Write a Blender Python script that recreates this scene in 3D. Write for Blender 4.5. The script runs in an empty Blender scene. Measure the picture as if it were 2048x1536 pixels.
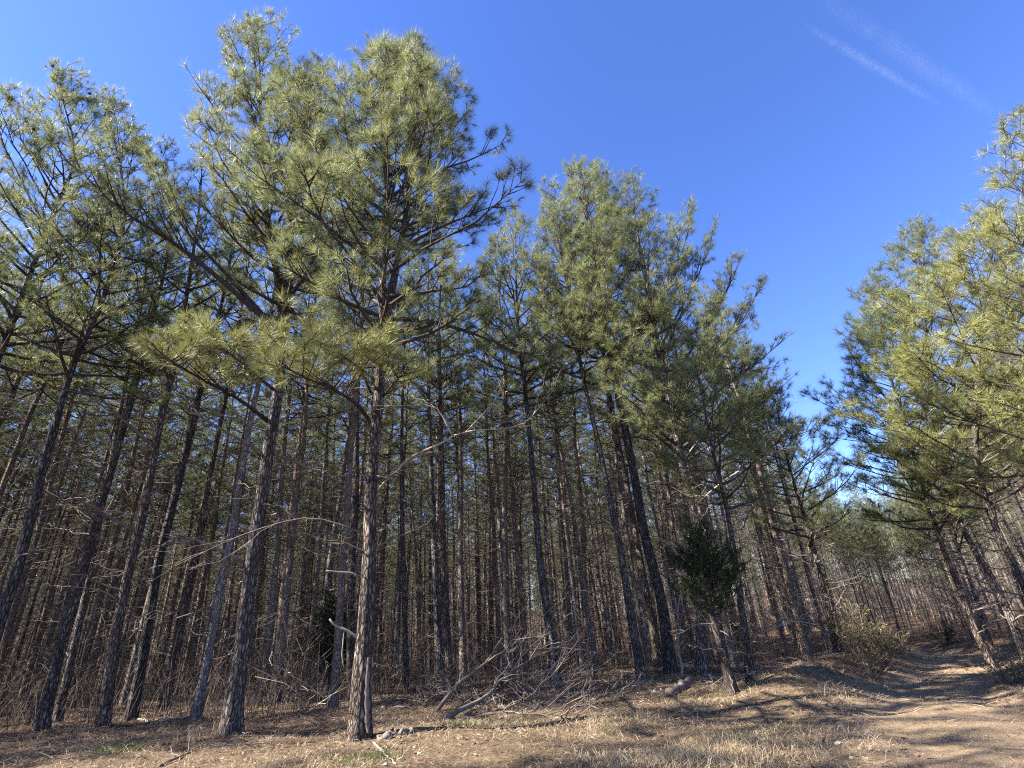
import bpy, math, random
import numpy as np
from mathutils import Vector, Matrix

# ------------------------------------------------------------------ camera, sky, sun, exposure
FPX, PITCH, ROLL, EYE = 1060.0, math.radians(25.6), math.radians(-3.5), 1.35
scene = bpy.context.scene
COL = scene.collection
cam_d = bpy.data.cameras.new('camera')
cam_d.sensor_fit = 'HORIZONTAL'; cam_d.sensor_width = 36.0
cam_d.lens = 36.0 * FPX / 2048.0
cam_d.clip_start = 0.05; cam_d.clip_end = 30000
cam = bpy.data.objects.new('camera', cam_d); COL.objects.link(cam)
CAM_ROT = Matrix.Rotation(math.pi / 2 + PITCH, 3, 'X') @ Matrix.Rotation(ROLL, 3, 'Z')
cam.matrix_world = Matrix.Translation((0, 0, EYE)) @ CAM_ROT.to_4x4()
scene.camera = cam

SUN_EL, SUN_ROT = math.radians(38), math.radians(257)     # rotation clockwise from +Y
SUN_DIR = Vector((math.sin(SUN_ROT) * math.cos(SUN_EL), math.cos(SUN_ROT) * math.cos(SUN_EL), math.sin(SUN_EL)))
world = bpy.data.worlds.new('World'); scene.world = world; world.use_nodes = True
wn, wl = world.node_tree.nodes, world.node_tree.links
bg = wn['Background']
sky = wn.new('ShaderNodeTexSky'); sky.sky_type = 'NISHITA'; sky.sun_disc = False
sky.sun_elevation = SUN_EL; sky.sun_rotation = SUN_ROT
sky.altitude = 300; sky.air_density = 1.0; sky.dust_density = 0.15; sky.ozone_density = 3.0
hsv = wn.new('ShaderNodeHueSaturation'); hsv.inputs['Saturation'].default_value = 1.2; hsv.inputs['Hue'].default_value = 0.518
wl.new(sky.outputs[0], hsv.inputs['Color']); wl.new(hsv.outputs[0], bg.inputs[0])
bg.inputs[1].default_value = 0.079
sun_d = bpy.data.lights.new('sun', 'SUN'); sun_d.energy = 5.0; sun_d.angle = math.radians(0.5); sun_d.color = (1.0, 0.93, 0.82)
sun = bpy.data.objects.new('sun', sun_d); COL.objects.link(sun)
sun.rotation_euler = SUN_DIR.to_track_quat('Z', 'Y').to_euler(); sun.location = (-40, 0, 60)
scene.view_settings.view_transform = 'Standard'; scene.view_settings.look = 'None'
scene.view_settings.gamma = 1; scene.view_settings.use_curve_mapping = False
scene.view_settings.exposure = 2.3
scene.render.engine = 'CYCLES'
cy = scene.cycles
cy.max_bounces = 6; cy.diffuse_bounces = 3; cy.glossy_bounces = 2; cy.transmission_bounces = 3; cy.volume_bounces = 0
cy.use_denoising = False; cy.filter_width = 1.15

# ------------------------------------------------------------------ helpers
UP = np.array([0., 0., 1.])
CR = np.array(CAM_ROT)

def ray(px, py):
    d = CR @ np.array([(px - 1024) / FPX, -(py - 768) / FPX, -1.0])
    return d / np.linalg.norm(d)

def nrm(v):
    return v / (np.linalg.norm(v, axis=-1, keepdims=True) + 1e-9)

# trail centre line (plan) and width, filled in below from the height-free plane
def flat(px, py):
    d = ray(px, py); t = -EYE / d[2]; return d[:2] * t
_tr = [(2300, 1640, 1.9), (2040, 1500, 1.8), (1900, 1432, 1.65), (1862, 1392, 1.5), (1874, 1362, 1.5), (1898, 1337, 1.5), (1925, 1316, 1.5)]
TRAIL = np.array([list(flat(a, b)) + [w] for a, b, w in _tr])
d_ = nrm(TRAIL[-1, :2] - TRAIL[-2, :2])
e1 = TRAIL[-1, :2] + d_ * 8 + np.array([-1.0, 0]); e2 = e1 + np.array([2.0, 14]); e3 = e2 + np.array([-3.0, 30])
TRAIL = np.vstack([TRAIL, [*e1, 1.5], [*e2, 1.5], [*e3, 1.5]])

def trail_info(x, y):
    """distance to the trail centre line over its half width, and the signed side (+ = left)"""
    x = np.asarray(x, float); y = np.asarray(y, float)
    best = np.full(x.shape, 1e9); side = np.zeros(x.shape); seg = np.zeros(x.shape)
    for i in range(len(TRAIL) - 1):
        a, b = TRAIL[i], TRAIL[i + 1]
        ab = b[:2] - a[:2]; l2 = ab @ ab
        t = np.clip(((x - a[0]) * ab[0] + (y - a[1]) * ab[1]) / l2, 0, 1)
        dx, dy = x - a[0] - t * ab[0], y - a[1] - t * ab[1]
        w = a[2] + t * (b[2] - a[2])
        d = np.sqrt(dx * dx + dy * dy)
        m = d < best
        best = np.where(m, d, best); side = np.where(m, (ab[0] * dy - ab[1] * dx) / math.sqrt(l2), side)
        seg = np.where(m, i + t, seg)
    return best, side, seg

def height(x, y):
    x = np.asarray(x, float); y = np.asarray(y, float)
    s = np.maximum(0, y - 17)
    z = -0.028 * s * s / (s + 6)
    u = np.maximum(0, np.hypot(x, y) - 36); z = z + .075 * u * u / (u + 25)
    z = z + 0.05 * np.sin(x * .9 + 1.3) * np.sin(y * .7) + 0.03 * np.sin(x * 2.1 + y * 1.7) + .012 * np.sin(x * 5.3 - y * 3.1) * np.sin(y * 4.7 + x)
    z = z + 0.30 * np.exp(-((x - 4.6) ** 2 + (y - 19.2) ** 2) / 2.6) + .16 * np.exp(-((x + 2.4) ** 2 + (y - 10.2) ** 2) / 1.6)
    d, sd, sg = trail_info(x, y)
    far = np.clip((sg - 2.2) / 1.2, 0, 1)
    z = z - far * .22 * np.exp(-(d / 1.3) ** 2)
    z = z + far * np.where(sd > 0, .42, .22) * np.exp(-((d - 2.5) / .9) ** 2)
    rut = np.exp(-((d - .75) / .3) ** 2)
    z = z - .045 * rut * np.clip(sg, .3, 1)
    return z

def ground_pt(px, py):
    d = ray(px, py); o = np.array([0, 0, EYE]); t = 3.0
    prev = t
    while t < 300:
        p = o + d * t
        if p[2] < height(p[0], p[1]):
            a, b = prev, t
            for _ in range(30):
                m = (a + b) / 2; p = o + d * m
                if p[2] < height(p[0], p[1]): b = m
                else: a = m
            return o + d * b
        prev = t; t += .1
    return o + d * 60

def on_plane(px, py, P0):
    """point of the ray on the upright plane through P0 that faces the camera"""
    n = np.array([P0[0], P0[1], 0.]); n /= np.linalg.norm(n)
    o = np.array([0, 0, EYE]); d = ray(px, py)
    return o + d * ((P0 - o) @ n / (d @ n))

def at_dist(px, py, dist):
    """point of the ray at a horizontal distance from the camera"""
    d = ray(px, py); t = dist / math.hypot(d[0], d[1])
    return np.array([0, 0, EYE]) + d * t

class Acc:
    """collects vertices, quads and triangles of ONE mesh"""
    def __init__(s): s.V = []; s.Q = []; s.T = []; s.n = 0
    def tubes(s, P, R, k=4, cap=False):
        P = np.asarray(P, float); R = np.asarray(R, float)
        if P.ndim == 2: P = P[None]; R = R[None]
        M, N, _ = P.shape
        T = np.empty_like(P); T[:, 1:-1] = P[:, 2:] - P[:, :-2]; T[:, 0] = P[:, 1] - P[:, 0]; T[:, -1] = P[:, -1] - P[:, -2]
        T = nrm(T)
        mean = nrm(P[:, -1] - P[:, 0])
        ref = np.where(np.abs(mean[:, 2:3]) > .8, np.array([[1., 0, 0]]), np.array([[0, 0, 1.]]))[:, None, :]
        A = nrm(np.cross(T, ref)); B = np.cross(T, A)
        a = np.arange(k) * 2 * math.pi / k
        V = P[:, :, None, :] + R[:, :, None, None] * (np.cos(a)[None, None, :, None] * A[:, :, None, :] + np.sin(a)[None, None, :, None] * B[:, :, None, :])
        idx = s.n + np.arange(M * N * k).reshape(M, N, k)
        nx = np.roll(idx, -1, axis=2)
        q = np.stack([idx[:, :-1], nx[:, :-1], nx[:, 1:], idx[:, 1:]], -1).reshape(-1, 4)
        s.V.append(V.reshape(-1, 3)); s.Q.append(q); s.n += M * N * k
        if cap:
            c = P[:, -1] + T[:, -1] * R[:, -1:] * .25
            s.V.append(c); ci = s.n + np.arange(M); s.n += M
            t = np.stack([idx[:, -1], nx[:, -1], np.repeat(ci[:, None], k, 1)], -1).reshape(-1, 3)
            s.T.append(t)
            c = P[:, 0] - T[:, 0] * R[:, :1] * .25
            s.V.append(c); ci = s.n + np.arange(M); s.n += M
            t = np.stack([nx[:, 0], idx[:, 0], np.repeat(ci[:, None], k, 1)], -1).reshape(-1, 3)
            s.T.append(t)
    def tris(s, a, b, c):
        n = len(a); i = s.n + np.arange(n)
        s.V += [a, b, c]; s.T.append(np.stack([i, i + n, i + 2 * n], -1)); s.n += 3 * n
    def raw(s, V, Q=None, T=None):
        s.V.append(np.asarray(V, float))
        if Q is not None: s.Q.append(np.asarray(Q) + s.n)
        if T is not None: s.T.append(np.asarray(T) + s.n)
        s.n += len(V)
    def mesh(s, name, mat, smooth=True):
        V = np.concatenate(s.V).astype(np.float32)
        Q = np.concatenate(s.Q).astype(np.int32) if s.Q else np.zeros((0, 4), np.int32)
        T = np.concatenate(s.T).astype(np.int32) if s.T else np.zeros((0, 3), np.int32)
        m = bpy.data.meshes.new(name)
        m.vertices.add(len(V)); m.vertices.foreach_set('co', V.ravel())
        nl = Q.size + T.size
        m.loops.add(nl); m.loops.foreach_set('vertex_index', np.concatenate([Q.ravel(), T.ravel()]))
        npol = len(Q) + len(T)
        starts = np.concatenate([np.arange(len(Q)) * 4, Q.size + np.arange(len(T)) * 3]).astype(np.int32)
        m.polygons.add(npol); m.polygons.foreach_set('loop_start', starts)
        if smooth: m.polygons.foreach_set('use_smooth', np.ones(npol, bool))
        m.materials.append(mat); m.update(calc_edges=True)
        return m

def link(name, mesh, parent=None, loc=None):
    o = bpy.data.objects.new(name, mesh); COL.objects.link(o)
    if parent is not None: o.parent = parent
    if loc is not None: o.location = loc
    return o

def tag(o, label=None, cat=None, group=None, kind=None):
    for k, v in (('label', label), ('category', cat), ('group', group), ('kind', kind)):
        if v: o[k] = v
    return o

def thing(name, loc, label, cat, group=None):
    o = bpy.data.objects.new(name, None); COL.objects.link(o); o.location = loc
    o.empty_display_size = .2
    return tag(o, label, cat, group)

# ------------------------------------------------------------------ materials
def new_mat(name):
    m = bpy.data.materials.new(name); m.use_nodes = True
    nt = m.node_tree
    return m, nt.nodes, nt.links, nt.nodes['Principled BSDF']

def ramp(n, stops):
    r = n.new('ShaderNodeValToRGB'); e = r.color_ramp.elements
    e[0].position, e[0].color = stops[0][0], (*stops[0][1], 1)
    e[1].position, e[1].color = stops[-1][0], (*stops[-1][1], 1)
    for p, c in stops[1:-1]:
        x = e.new(p); x.color = (*c, 1)
    return r

def coords(n, l, scale, kind='Object'):
    tc = n.new('ShaderNodeTexCoord'); mp = n.new('ShaderNodeMapping'); mp.inputs['Scale'].default_value = scale
    l.new(tc.outputs[kind], mp.inputs[0]); return mp.outputs[0]

def noise(n, l, vec, scale, detail=4, rough=.6):
    t = n.new('ShaderNodeTexNoise'); t.inputs['Scale'].default_value = scale; t.inputs['Detail'].default_value = detail; t.inputs['Roughness'].default_value = rough
    l.new(vec, t.inputs['Vector']); return t.outputs['Fac']

def bark_mat(name, plate, furrow, sc=1.0, bump=.9):
    m, n, l, p = new_mat(name)
    v = coords(n, l, (27 * sc, 27 * sc, 7.5 * sc))
    # wobble the plates
    nz = n.new('ShaderNodeTexNoise'); nz.inputs['Scale'].default_value = .8; nz.inputs['Detail'].default_value = 5
    l.new(v, nz.inputs['Vector'])
    add = n.new('ShaderNodeMixRGB'); add.blend_type = 'ADD'; add.inputs[0].default_value = 1.5
    l.new(v, add.inputs[1]); l.new(nz.outputs['Color'], add.inputs[2])
    vo = n.new('ShaderNodeTexVoronoi'); vo.feature = 'DISTANCE_TO_EDGE'; vo.inputs['Scale'].default_value = 1
    l.new(add.outputs[0], vo.inputs['Vector'])
    vc = n.new('ShaderNodeTexVoronoi'); vc.inputs['Scale'].default_value = 1; l.new(add.outputs[0], vc.inputs['Vector'])
    r = ramp(n, [(0, furrow), (.10, tuple(.5 * (a + b) for a, b in zip(plate, furrow))), (.3, plate)])
    l.new(vo.outputs['Distance'], r.inputs[0])
    sep = n.new('ShaderNodeSeparateColor'); l.new(vc.outputs['Color'], sep.inputs[0])
    tint = ramp(n, [(0, (.62, .58, .55)), (.5, (1, 1, 1)), (1, (1.35, 1.3, 1.25))]); l.new(sep.outputs[0], tint.inputs[0])
    mul = n.new('ShaderNodeMixRGB'); mul.blend_type = 'MULTIPLY'; mul.inputs[0].default_value = 1
    l.new(r.outputs[0], mul.inputs[1]); l.new(tint.outputs[0], mul.inputs[2])
    v2 = coords(n, l, (3, 3, 1.2)); f2 = noise(n, l, v2, 1.5, 5, .65)
    r2 = ramp(n, [(.25, (.55, .52, .5)), (.75, (1.3, 1.28, 1.26))]); l.new(f2, r2.inputs[0])
    mul2 = n.new('ShaderNodeMixRGB'); mul2.blend_type = 'MULTIPLY'; mul2.inputs[0].default_value = 1
    l.new(mul.outputs[0], mul2.inputs[1]); l.new(r2.outputs[0], mul2.inputs[2])
    oi = n.new('ShaderNodeObjectInfo'); hs = n.new('ShaderNodeHueSaturation')
    m1 = n.new('ShaderNodeMapRange'); m1.inputs['To Min'].default_value = .7; m1.inputs['To Max'].default_value = 1.45; l.new(oi.outputs['Random'], m1.inputs['Value']); l.new(m1.outputs[0], hs.inputs['Value'])
    m2 = n.new('ShaderNodeMath'); m2.operation = 'FRACT'; m3 = n.new('ShaderNodeMath'); m3.operation = 'MULTIPLY'; m3.inputs[1].default_value = 7.3
    l.new(oi.outputs['Random'], m3.inputs[0]); l.new(m3.outputs[0], m2.inputs[0])
    m4 = n.new('ShaderNodeMapRange'); m4.inputs['To Min'].default_value = .5; m4.inputs['To Max'].default_value = 1.5; l.new(m2.outputs[0], m4.inputs['Value']); l.new(m4.outputs[0], hs.inputs['Saturation'])
    l.new(mul2.outputs[0], hs.inputs['Color']); l.new(hs.outputs[0], p.inputs['Base Color'])
    v3 = coords(n, l, (60, 60, 30)); f3 = noise(n, l, v3, 1, 4, .7)
    mr = n.new('ShaderNodeMapRange'); mr.inputs['From Max'].default_value = .28; l.new(vo.outputs['Distance'], mr.inputs['Value'])
    ad = n.new('ShaderNodeMath'); ad.operation = 'MULTIPLY_ADD'; ad.inputs[1].default_value = .35; l.new(f3, ad.inputs[0]); l.new(mr.outputs[0], ad.inputs[2])
    b = n.new('ShaderNodeBump'); b.inputs['Strength'].default_value = bump; b.inputs['Distance'].default_value = .03
    l.new(ad.outputs[0], b.inputs['Height']); l.new(b.outputs[0], p.inputs['Normal'])
    p.inputs['Roughness'].default_value = .9; p.inputs['Specular IOR Level'].default_value = .2
    return m

def wood_mat(name, c1, c2, sc=9):
    m, n, l, p = new_mat(name)
    v = coords(n, l, (1, 1, 1)); f = noise(n, l, v, sc, 5, .7)
    r = ramp(n, [(.3, c1), (.7, c2)]); l.new(f, r.inputs[0]); l.new(r.outputs[0], p.inputs['Base Color'])
    b = n.new('ShaderNodeBump'); b.inputs['Strength'].default_value = .6; b.inputs['Distance'].default_value = .01
    f2 = noise(n, l, v, sc * 6, 3, .7); l.new(f2, b.inputs['Height']); l.new(b.outputs[0], p.inputs['Normal'])
    p.inputs['Roughness'].default_value = .85; p.inputs['Specular IOR Level'].default_value = .25
    return m

def blade_mat(name, stops, rough=.4, spec=.5, trans=.3, tcol=None, objvar=.25):
    """thin needles, blades and leaves: every blade its own tint, light passes through"""
    m, n, l, p = new_mat(name)
    g = n.new('ShaderNodeNewGeometry'); r = ramp(n, stops); l.new(g.outputs['Random Per Island'], r.inputs[0])
    oi = n.new('ShaderNodeObjectInfo')
    mr = n.new('ShaderNodeMapRange'); mr.inputs['To Min'].default_value = 1 - objvar; mr.inputs['To Max'].default_value = 1 + objvar
    l.new(oi.outputs['Random'], mr.inputs['Value'])
    h = n.new('ShaderNodeHueSaturation'); l.new(r.outputs[0], h.inputs['Color']); l.new(mr.outputs[0], h.inputs['Value'])
    l.new(h.outputs[0], p.inputs['Base Color'])
    p.inputs['Roughness'].default_value = rough + .12; p.inputs['Specular IOR Level'].default_value = spec * .6
    t = n.new('ShaderNodeBsdfTranslucent'); l.new(h.outputs[0], t.inputs['Color'])
    mx = n.new('ShaderNodeMixShader'); mx.inputs[0].default_value = trans
    l.new(p.outputs[0], mx.inputs[1]); l.new(t.outputs[0], mx.inputs[2])
    l.new(mx.outputs[0], n['Material Output'].inputs['Surface'])
    return m

BARK = bark_mat('pine_bark', (.215, .188, .172), (.02, .016, .015), .74, 1.3)
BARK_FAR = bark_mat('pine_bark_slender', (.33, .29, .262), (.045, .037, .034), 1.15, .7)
CEDAR_BARK = bark_mat('cedar_bark', (.1, .065, .05), (.022, .015, .012), 1.6, .7)
LIMB = wood_mat('limb_bark', (.028, .022, .019), (.09, .073, .063))
DEAD = wood_mat('dead_wood', (.085, .066, .054), (.24, .2, .17))
PALE = wood_mat('bleached_wood', (.2, .172, .14), (.42, .38, .32))
NEEDLE = blade_mat('pine_needles', [(0, (.2, .13, .055)), (.045, (.19, .13, .055)), (.06, (.1, .13, .04)), (.5, (.175, .2, .074)), (.85, (.24, .255, .11)), (1, (.32, .31, .16))], .33, .8, .5)
NEEDLE_FAR = blade_mat('pine_needles_far', [(0, (.2, .13, .055)), (.04, (.19, .13, .055)), (.055, (.1, .13, .04)), (.5, (.165, .192, .072)), (1, (.26, .27, .115))], .36, .7, .45)
NEEDLE_SUNLIT = blade_mat('pine_needles_sunlit', [(0, (.13, .15, .045)), (.5, (.215, .225, .07)), (1, (.34, .32, .13))], .35, .8, .34)  # sunlight put into the colour: paler, yellower copy of the needles
CEDAR_LEAF = blade_mat('cedar_sprays', [(0, (.018, .03, .012)), (.6, (.034, .054, .018)), (1, (.058, .082, .028))], .55, .4, .25)  # dark green of its own, deepened to stand in for shade on the cedar
STRAW = blade_mat('pine_straw', [(0, (.085, .055, .038)), (.5, (.2, .135, .09)), (.85, (.34, .25, .17)), (1, (.5, .4, .29))], .55, .4, .1)
DRY = blade_mat('dry_grass', [(0, (.25, .18, .105)), (.5, (.4, .31, .2)), (1, (.56, .47, .33))], .5, .4, .25)
GREEN = blade_mat('green_grass', [(0, (.06, .1, .025)), (1, (.14, .2, .055))], .45, .5, .35)
LEAF = blade_mat('dead_leaves', [(0, (.13, .08, .05)), (.6, (.24, .155, .1)), (1, (.4, .31, .23))], .6, .4, .25)
BRUSH = wood_mat('brush_stems', (.055, .04, .032), (.19, .148, .118))
SHRUBLEAF = blade_mat('shrub_leaves', [(0, (.06, .075, .025)), (.5, (.13, .125, .05)), (1, (.25, .2, .1))], .45, .5, .3)
ROCK = wood_mat('stone', (.25, .21, .17), (.46, .41, .35), 14)

def ground_mat():
    m, n, l, p = new_mat('forest_floor')
    v = coords(n, l, (1, 1, 1))
    f1 = noise(n, l, v, .55, 6, .65); f2 = noise(n, l, v, 7, 6, .75); f3 = noise(n, l, v, 45, 4, .75)
    litter = ramp(n, [(.25, (.05, .033, .025)), (.5, (.11, .07, .048)), (.72, (.2, .135, .092))]); l.new(f2, litter.inputs[0])
    grass = ramp(n, [(.25, (.06, .045, .03)), (.5, (.14, .104, .068)), (.75, (.27, .21, .14))]); l.new(f2, grass.inputs[0])
    dirt = ramp(n, [(.2, (.15, .11, .072)), (.5, (.28, .21, .138)), (.8, (.42, .33, .225))]); l.new(f2, dirt.inputs[0])
    ag = n.new('ShaderNodeAttribute'); ag.attribute_name = 'clearing'
    at = n.new('ShaderNodeAttribute'); at.attribute_name = 'trail'
    def soft(a, amt):
        x = n.new('ShaderNodeMath'); x.operation = 'MULTIPLY_ADD'; x.inputs[1].default_value = amt; x.inputs[2].default_value = -amt / 2; l.new(f1, x.inputs[0])
        y = n.new('ShaderNodeMath'); y.operation = 'ADD'; y.use_clamp = True; l.new(a.outputs['Fac'], y.inputs[0]); l.new(x.outputs[0], y.inputs[1])
        return y.outputs[0]
    m1 = n.new('ShaderNodeMixRGB'); l.new(soft(ag, 1.2), m1.inputs[0]); l.new(litter.outputs[0], m1.inputs[1]); l.new(grass.outputs[0], m1.inputs[2])
    m2 = n.new('ShaderNodeMixRGB'); l.new(soft(at, .9), m2.inputs[0]); l.new(m1.outputs[0], m2.inputs[1]); l.new(dirt.outputs[0], m2.inputs[2])
    r3 = ramp(n, [(.3, (.65, .63, .6)), (.7, (1.3, 1.28, 1.25))]); l.new(f3, r3.inputs[0])
    m3 = n.new('ShaderNodeMixRGB'); m3.blend_type = 'MULTIPLY'; m3.inputs[0].default_value = 1; l.new(m2.outputs[0], m3.inputs[1]); l.new(r3.outputs[0], m3.inputs[2])
    l.new(m3.outputs[0], p.inputs['Base Color'])
    sm = n.new('ShaderNodeMath'); sm.operation = 'ADD'; l.new(f2, sm.inputs[0]); l.new(f3, sm.inputs[1])
    b = n.new('ShaderNodeBump'); b.inputs['Strength'].default_value = .8; b.inputs['Distance'].default_value = .05
    l.new(sm.outputs[0], b.inputs['Height']); l.new(b.outputs[0], p.inputs['Normal'])
    p.inputs['Roughness'].default_value = .95; p.inputs['Specular IOR Level'].default_value = .1
    return m
GROUND = ground_mat()

# ------------------------------------------------------------------ ground and trail
FRONT_X = np.array([-80, -30, -16, -9, -5.5, -3.5, -1, 1.5, 4, 6.2, 7.3, 8.6, 10.2, 12, 30, 80.])
FRONT_Y = np.array([13, 13.5, 14.2, 13.6, 13.6, 15.6, 17.6, 19.2, 19.6, 18.5, 16.0, 16.0, 17, 15.0, 13, 12.])
def front(x): return np.interp(x, FRONT_X, FRONT_Y)

def build_ground():
    def axis(lo, hi, st, end):
        a = list(np.arange(lo, hi + 1e-6, st)); g = st; p = hi
        while p < end: g *= 1.35; p += g; a.append(p)
        g = st; p = lo
        while p > -end: g *= 1.35; p -= g; a.insert(0, p)
        return np.array(a)
    xs, ys = axis(-18, 22, .17, 900), axis(4.5, 40, .17, 900)
    X, Y = np.meshgrid(xs, ys); Z = height(X, Y)
    V = np.stack([X, Y, Z], -1).reshape(-1, 3)
    ny, nx = X.shape
    i = np.arange(nx * ny).reshape(ny, nx)
    Q = np.stack([i[:-1, :-1], i[:-1, 1:], i[1:, 1:], i[1:, :-1]], -1).reshape(-1, 4)
    d, sd, sg = trail_info(X, Y)
    w = np.interp(sg, np.arange(len(TRAIL)), TRAIL[:, 2])
    tm = np.clip((1.25 - d / w) * 1.4, 0, 1).ravel() * .98 - .25 * (np.exp(-(d / .28) ** 2) * (sg > 1.5)).ravel()
    cl = np.clip((front(X) - 1.6 - Y) / 3.0 + .15, 0, 1).ravel()
    c = V[Q].mean(1)
    dq, _, sq = trail_info(c[:, 0], c[:, 1]); wq = np.interp(sq, np.arange(len(TRAIL)), TRAIL[:, 2])
    on = (dq < wq) & (c[:, 1] < 75)
    for name, sel, lab in (('ground', ~on, None), ('trail', on, None)):
        q = Q[sel]; used, inv = np.unique(q, return_inverse=True)
        a = Acc(); a.raw(V[used], inv.reshape(-1, 4)); me = a.mesh(name, GROUND)
        for an, arr in (('trail', tm), ('clearing', cl)):
            at = me.attributes.new(an, 'FLOAT', 'POINT'); at.data.foreach_set('value', arr[used].astype(np.float32))
        tag(link(name, me), kind='structure')
build_ground()

# ------------------------------------------------------------------ branches, needles, trees
def interp_path(P, s):
    """points and tangents at fractions s of a polyline"""
    seg = np.linalg.norm(np.diff(P, axis=0), axis=1); cum = np.concatenate([[0], np.cumsum(seg)]); L = cum[-1]
    s = np.atleast_1d(s) * L
    i = np.clip(np.searchsorted(cum, s, side='right') - 1, 0, len(P) - 2)
    f = ((s - cum[i]) / (seg[i] + 1e-9))[:, None]
    return P[i] * (1 - f) + P[i + 1] * f, nrm(P[i + 1] - P[i]), L

def smooth_path(P, n):
    """Catmull-Rom resample"""
    P = np.asarray(P, float)
    if len(P) < 3: return interp_path(P, np.linspace(0, 1, n))[0]
    E = np.vstack([2 * P[0] - P[1], P, 2 * P[-1] - P[-2]])
    out = []
    for t in np.linspace(0, len(P) - 1 - 1e-6, n * 3):
        i = int(t); f = t - i; a, b, c, d = E[i:i + 4]
        out.append(.5 * (2 * b + (c - a) * f + (2 * a - 5 * b + 4 * c - d) * f * f + (3 * b - a - 3 * c + d) * f ** 3))
    return interp_path(np.array(out), np.linspace(0, 1, n))[0]

def grow_limb(rng, path, r0, wood, tufts, sub_m=3.0, s0=.3, sub_len=.5, min_tip=.005, bare=0.0):
    """a living limb: forked side twigs with a needle tuft on every tip"""
    _, _, L = interp_path(path, 0)
    n = len(path)
    wood.tubes(path, np.linspace(r0, min_tip, n), 5 if r0 > .02 else 4)
    tip, tt, _ = interp_path(path, .999)
    tufts.append((tip, nrm(tt + UP * .3)))
    ns = max(2, int(L * sub_m))
    S = np.sort(rng.uniform(s0, .97, ns)); P, T, _ = interp_path(path, S)
    sg = 1 if rng.random() < .5 else -1
    subs, ters = [], []
    for k in range(ns):
        sg = -sg
        t = T[k]; side = np.cross(t, UP); side /= np.linalg.norm(side) + 1e-6
        d = t * rng.uniform(.5, .9) + side * sg * rng.uniform(.5, .9) + UP * rng.uniform(-.1, .5) + rng.normal(0, .1, 3)
        d /= np.linalg.norm(d)
        l = (sub_len * L * (1 - S[k]) * .75 + .28) * rng.uniform(.6, 1.25)
        u = np.linspace(0, 1, 4)[:, None]
        pts = P[k] + d * l * u + UP * (.2 * l) * u ** 2 + rng.normal(0, .02 * l, (4, 3)) * u
        subs.append(pts)
        e = nrm(pts[-1] - pts[-2])
        tufts.append((pts[-1:], e[None]))
        nt = int(l / .2)
        if nt:
            v = rng.uniform(.3, .95, nt); Q, QT, _ = interp_path(pts, v)
            sd = nrm(np.cross(QT, UP)) * np.where(np.arange(nt) % 2, 1, -1)[:, None]
            td = nrm(QT * .7 + sd * rng.uniform(.3, .9, (nt, 1)) + UP * rng.uniform(-.15, .6, (nt, 1)) + rng.normal(0, .15, (nt, 3)))
            tl = rng.uniform(.12, .34, (nt, 1))
            end = Q + td * tl
            ters.append(np.stack([Q, Q + td * tl * .5 + rng.normal(0, .01, (nt, 3)), end], 1))
            keep = rng.random(nt) > bare
            tufts.append((end[keep], td[keep]))
    wood.tubes(np.array(subs), np.tile(np.linspace(max(.006, r0 * .35), .004, 4), (len(subs), 1)), 3)
    if ters:
        T3 = np.concatenate(ters); wood.tubes(T3, np.tile(np.array([.0055, .0045, .0035]), (len(T3), 1)), 3)

def needle_mesh(rng, tufts, acc, K=45, length=.19, width=.0055, spread=(10, 80)):
    P = np.concatenate([a for a, b in tufts]); A = nrm(np.concatenate([b for a, b in tufts]))
    T = len(P)
    A = np.repeat(A, K, 0); u = rng.random(T * K)
    base = np.repeat(P, K, 0) - A * (u * .13)[:, None]
    ref = nrm(np.cross(A, rng.normal(0, 1, (T * K, 3))))
    ang = np.radians(spread[0] + (spread[1] - spread[0]) * np.clip(.25 + .55 * u + rng.normal(0, .22, T * K), 0, 1.1))
    d = A * np.cos(ang)[:, None] + ref * np.sin(ang)[:, None]
    d[:, 2] -= .05 + .1 * u
    d = nrm(d)
    ln = length * rng.uniform(.7, 1.2, T * K)[:, None] * np.repeat(rng.uniform(.62, 1.2, T), K)[:, None]
    w = nrm(np.cross(d, rng.normal(0, 1, (T * K, 3)))) * (width * .5)
    acc.tris(base - w, base + w, base + d * ln)

def dead_limb(rng, p, d, L, r0, acc, twigs=(2, 6), droop=.1):
    n = 7; u = np.linspace(0, 1, n)[:, None]
    wob = np.cumsum(rng.normal(0, .035 * L, (n, 3)), 0); wob[0] = 0
    path = p + d * L * u + UP * (-droop * L * u + droop * 1.2 * L * u ** 2.5) + wob
    acc.tubes(path, np.linspace(r0, max(.003, r0 * .22), n), 4)
    k = rng.integers(*twigs)
    if k:
        S = rng.uniform(.25, .98, k); Q, T, _ = interp_path(path, S)
        sd = nrm(np.cross(T, UP)) * np.where(rng.random(k) < .5, 1, -1)[:, None]
        td = nrm(T * .8 + sd * rng.uniform(.3, .9, (k, 1)) + UP * rng.uniform(-.3, .5, (k, 1)) + rng.normal(0, .2, (k, 3)))
        tl = rng.uniform(.12, .4, (k, 1)) * L * .8
        mid = Q + td * tl * .5 + rng.normal(0, .04, (k, 3)) * tl
        end = Q + td * tl + UP * tl * rng.uniform(-.15, .2, (k, 1))
        acc.tubes(np.stack([Q, mid, end], 1), np.tile([max(.005, r0 * .45), max(.0045, r0 * .35), .003], (k, 1)), 3)
        m = Q + (end - Q) * rng.uniform(.4, .8, (k, 1))
        td2 = nrm(td + rng.normal(0, .6, (k, 3))); e2 = m + td2 * tl * .55
        acc.tubes(np.stack([m, (m + e2) / 2 + rng.normal(0, .02, (k, 3)), e2], 1), np.tile([.0045, .004, .0025], (k, 1)), 3)

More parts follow.
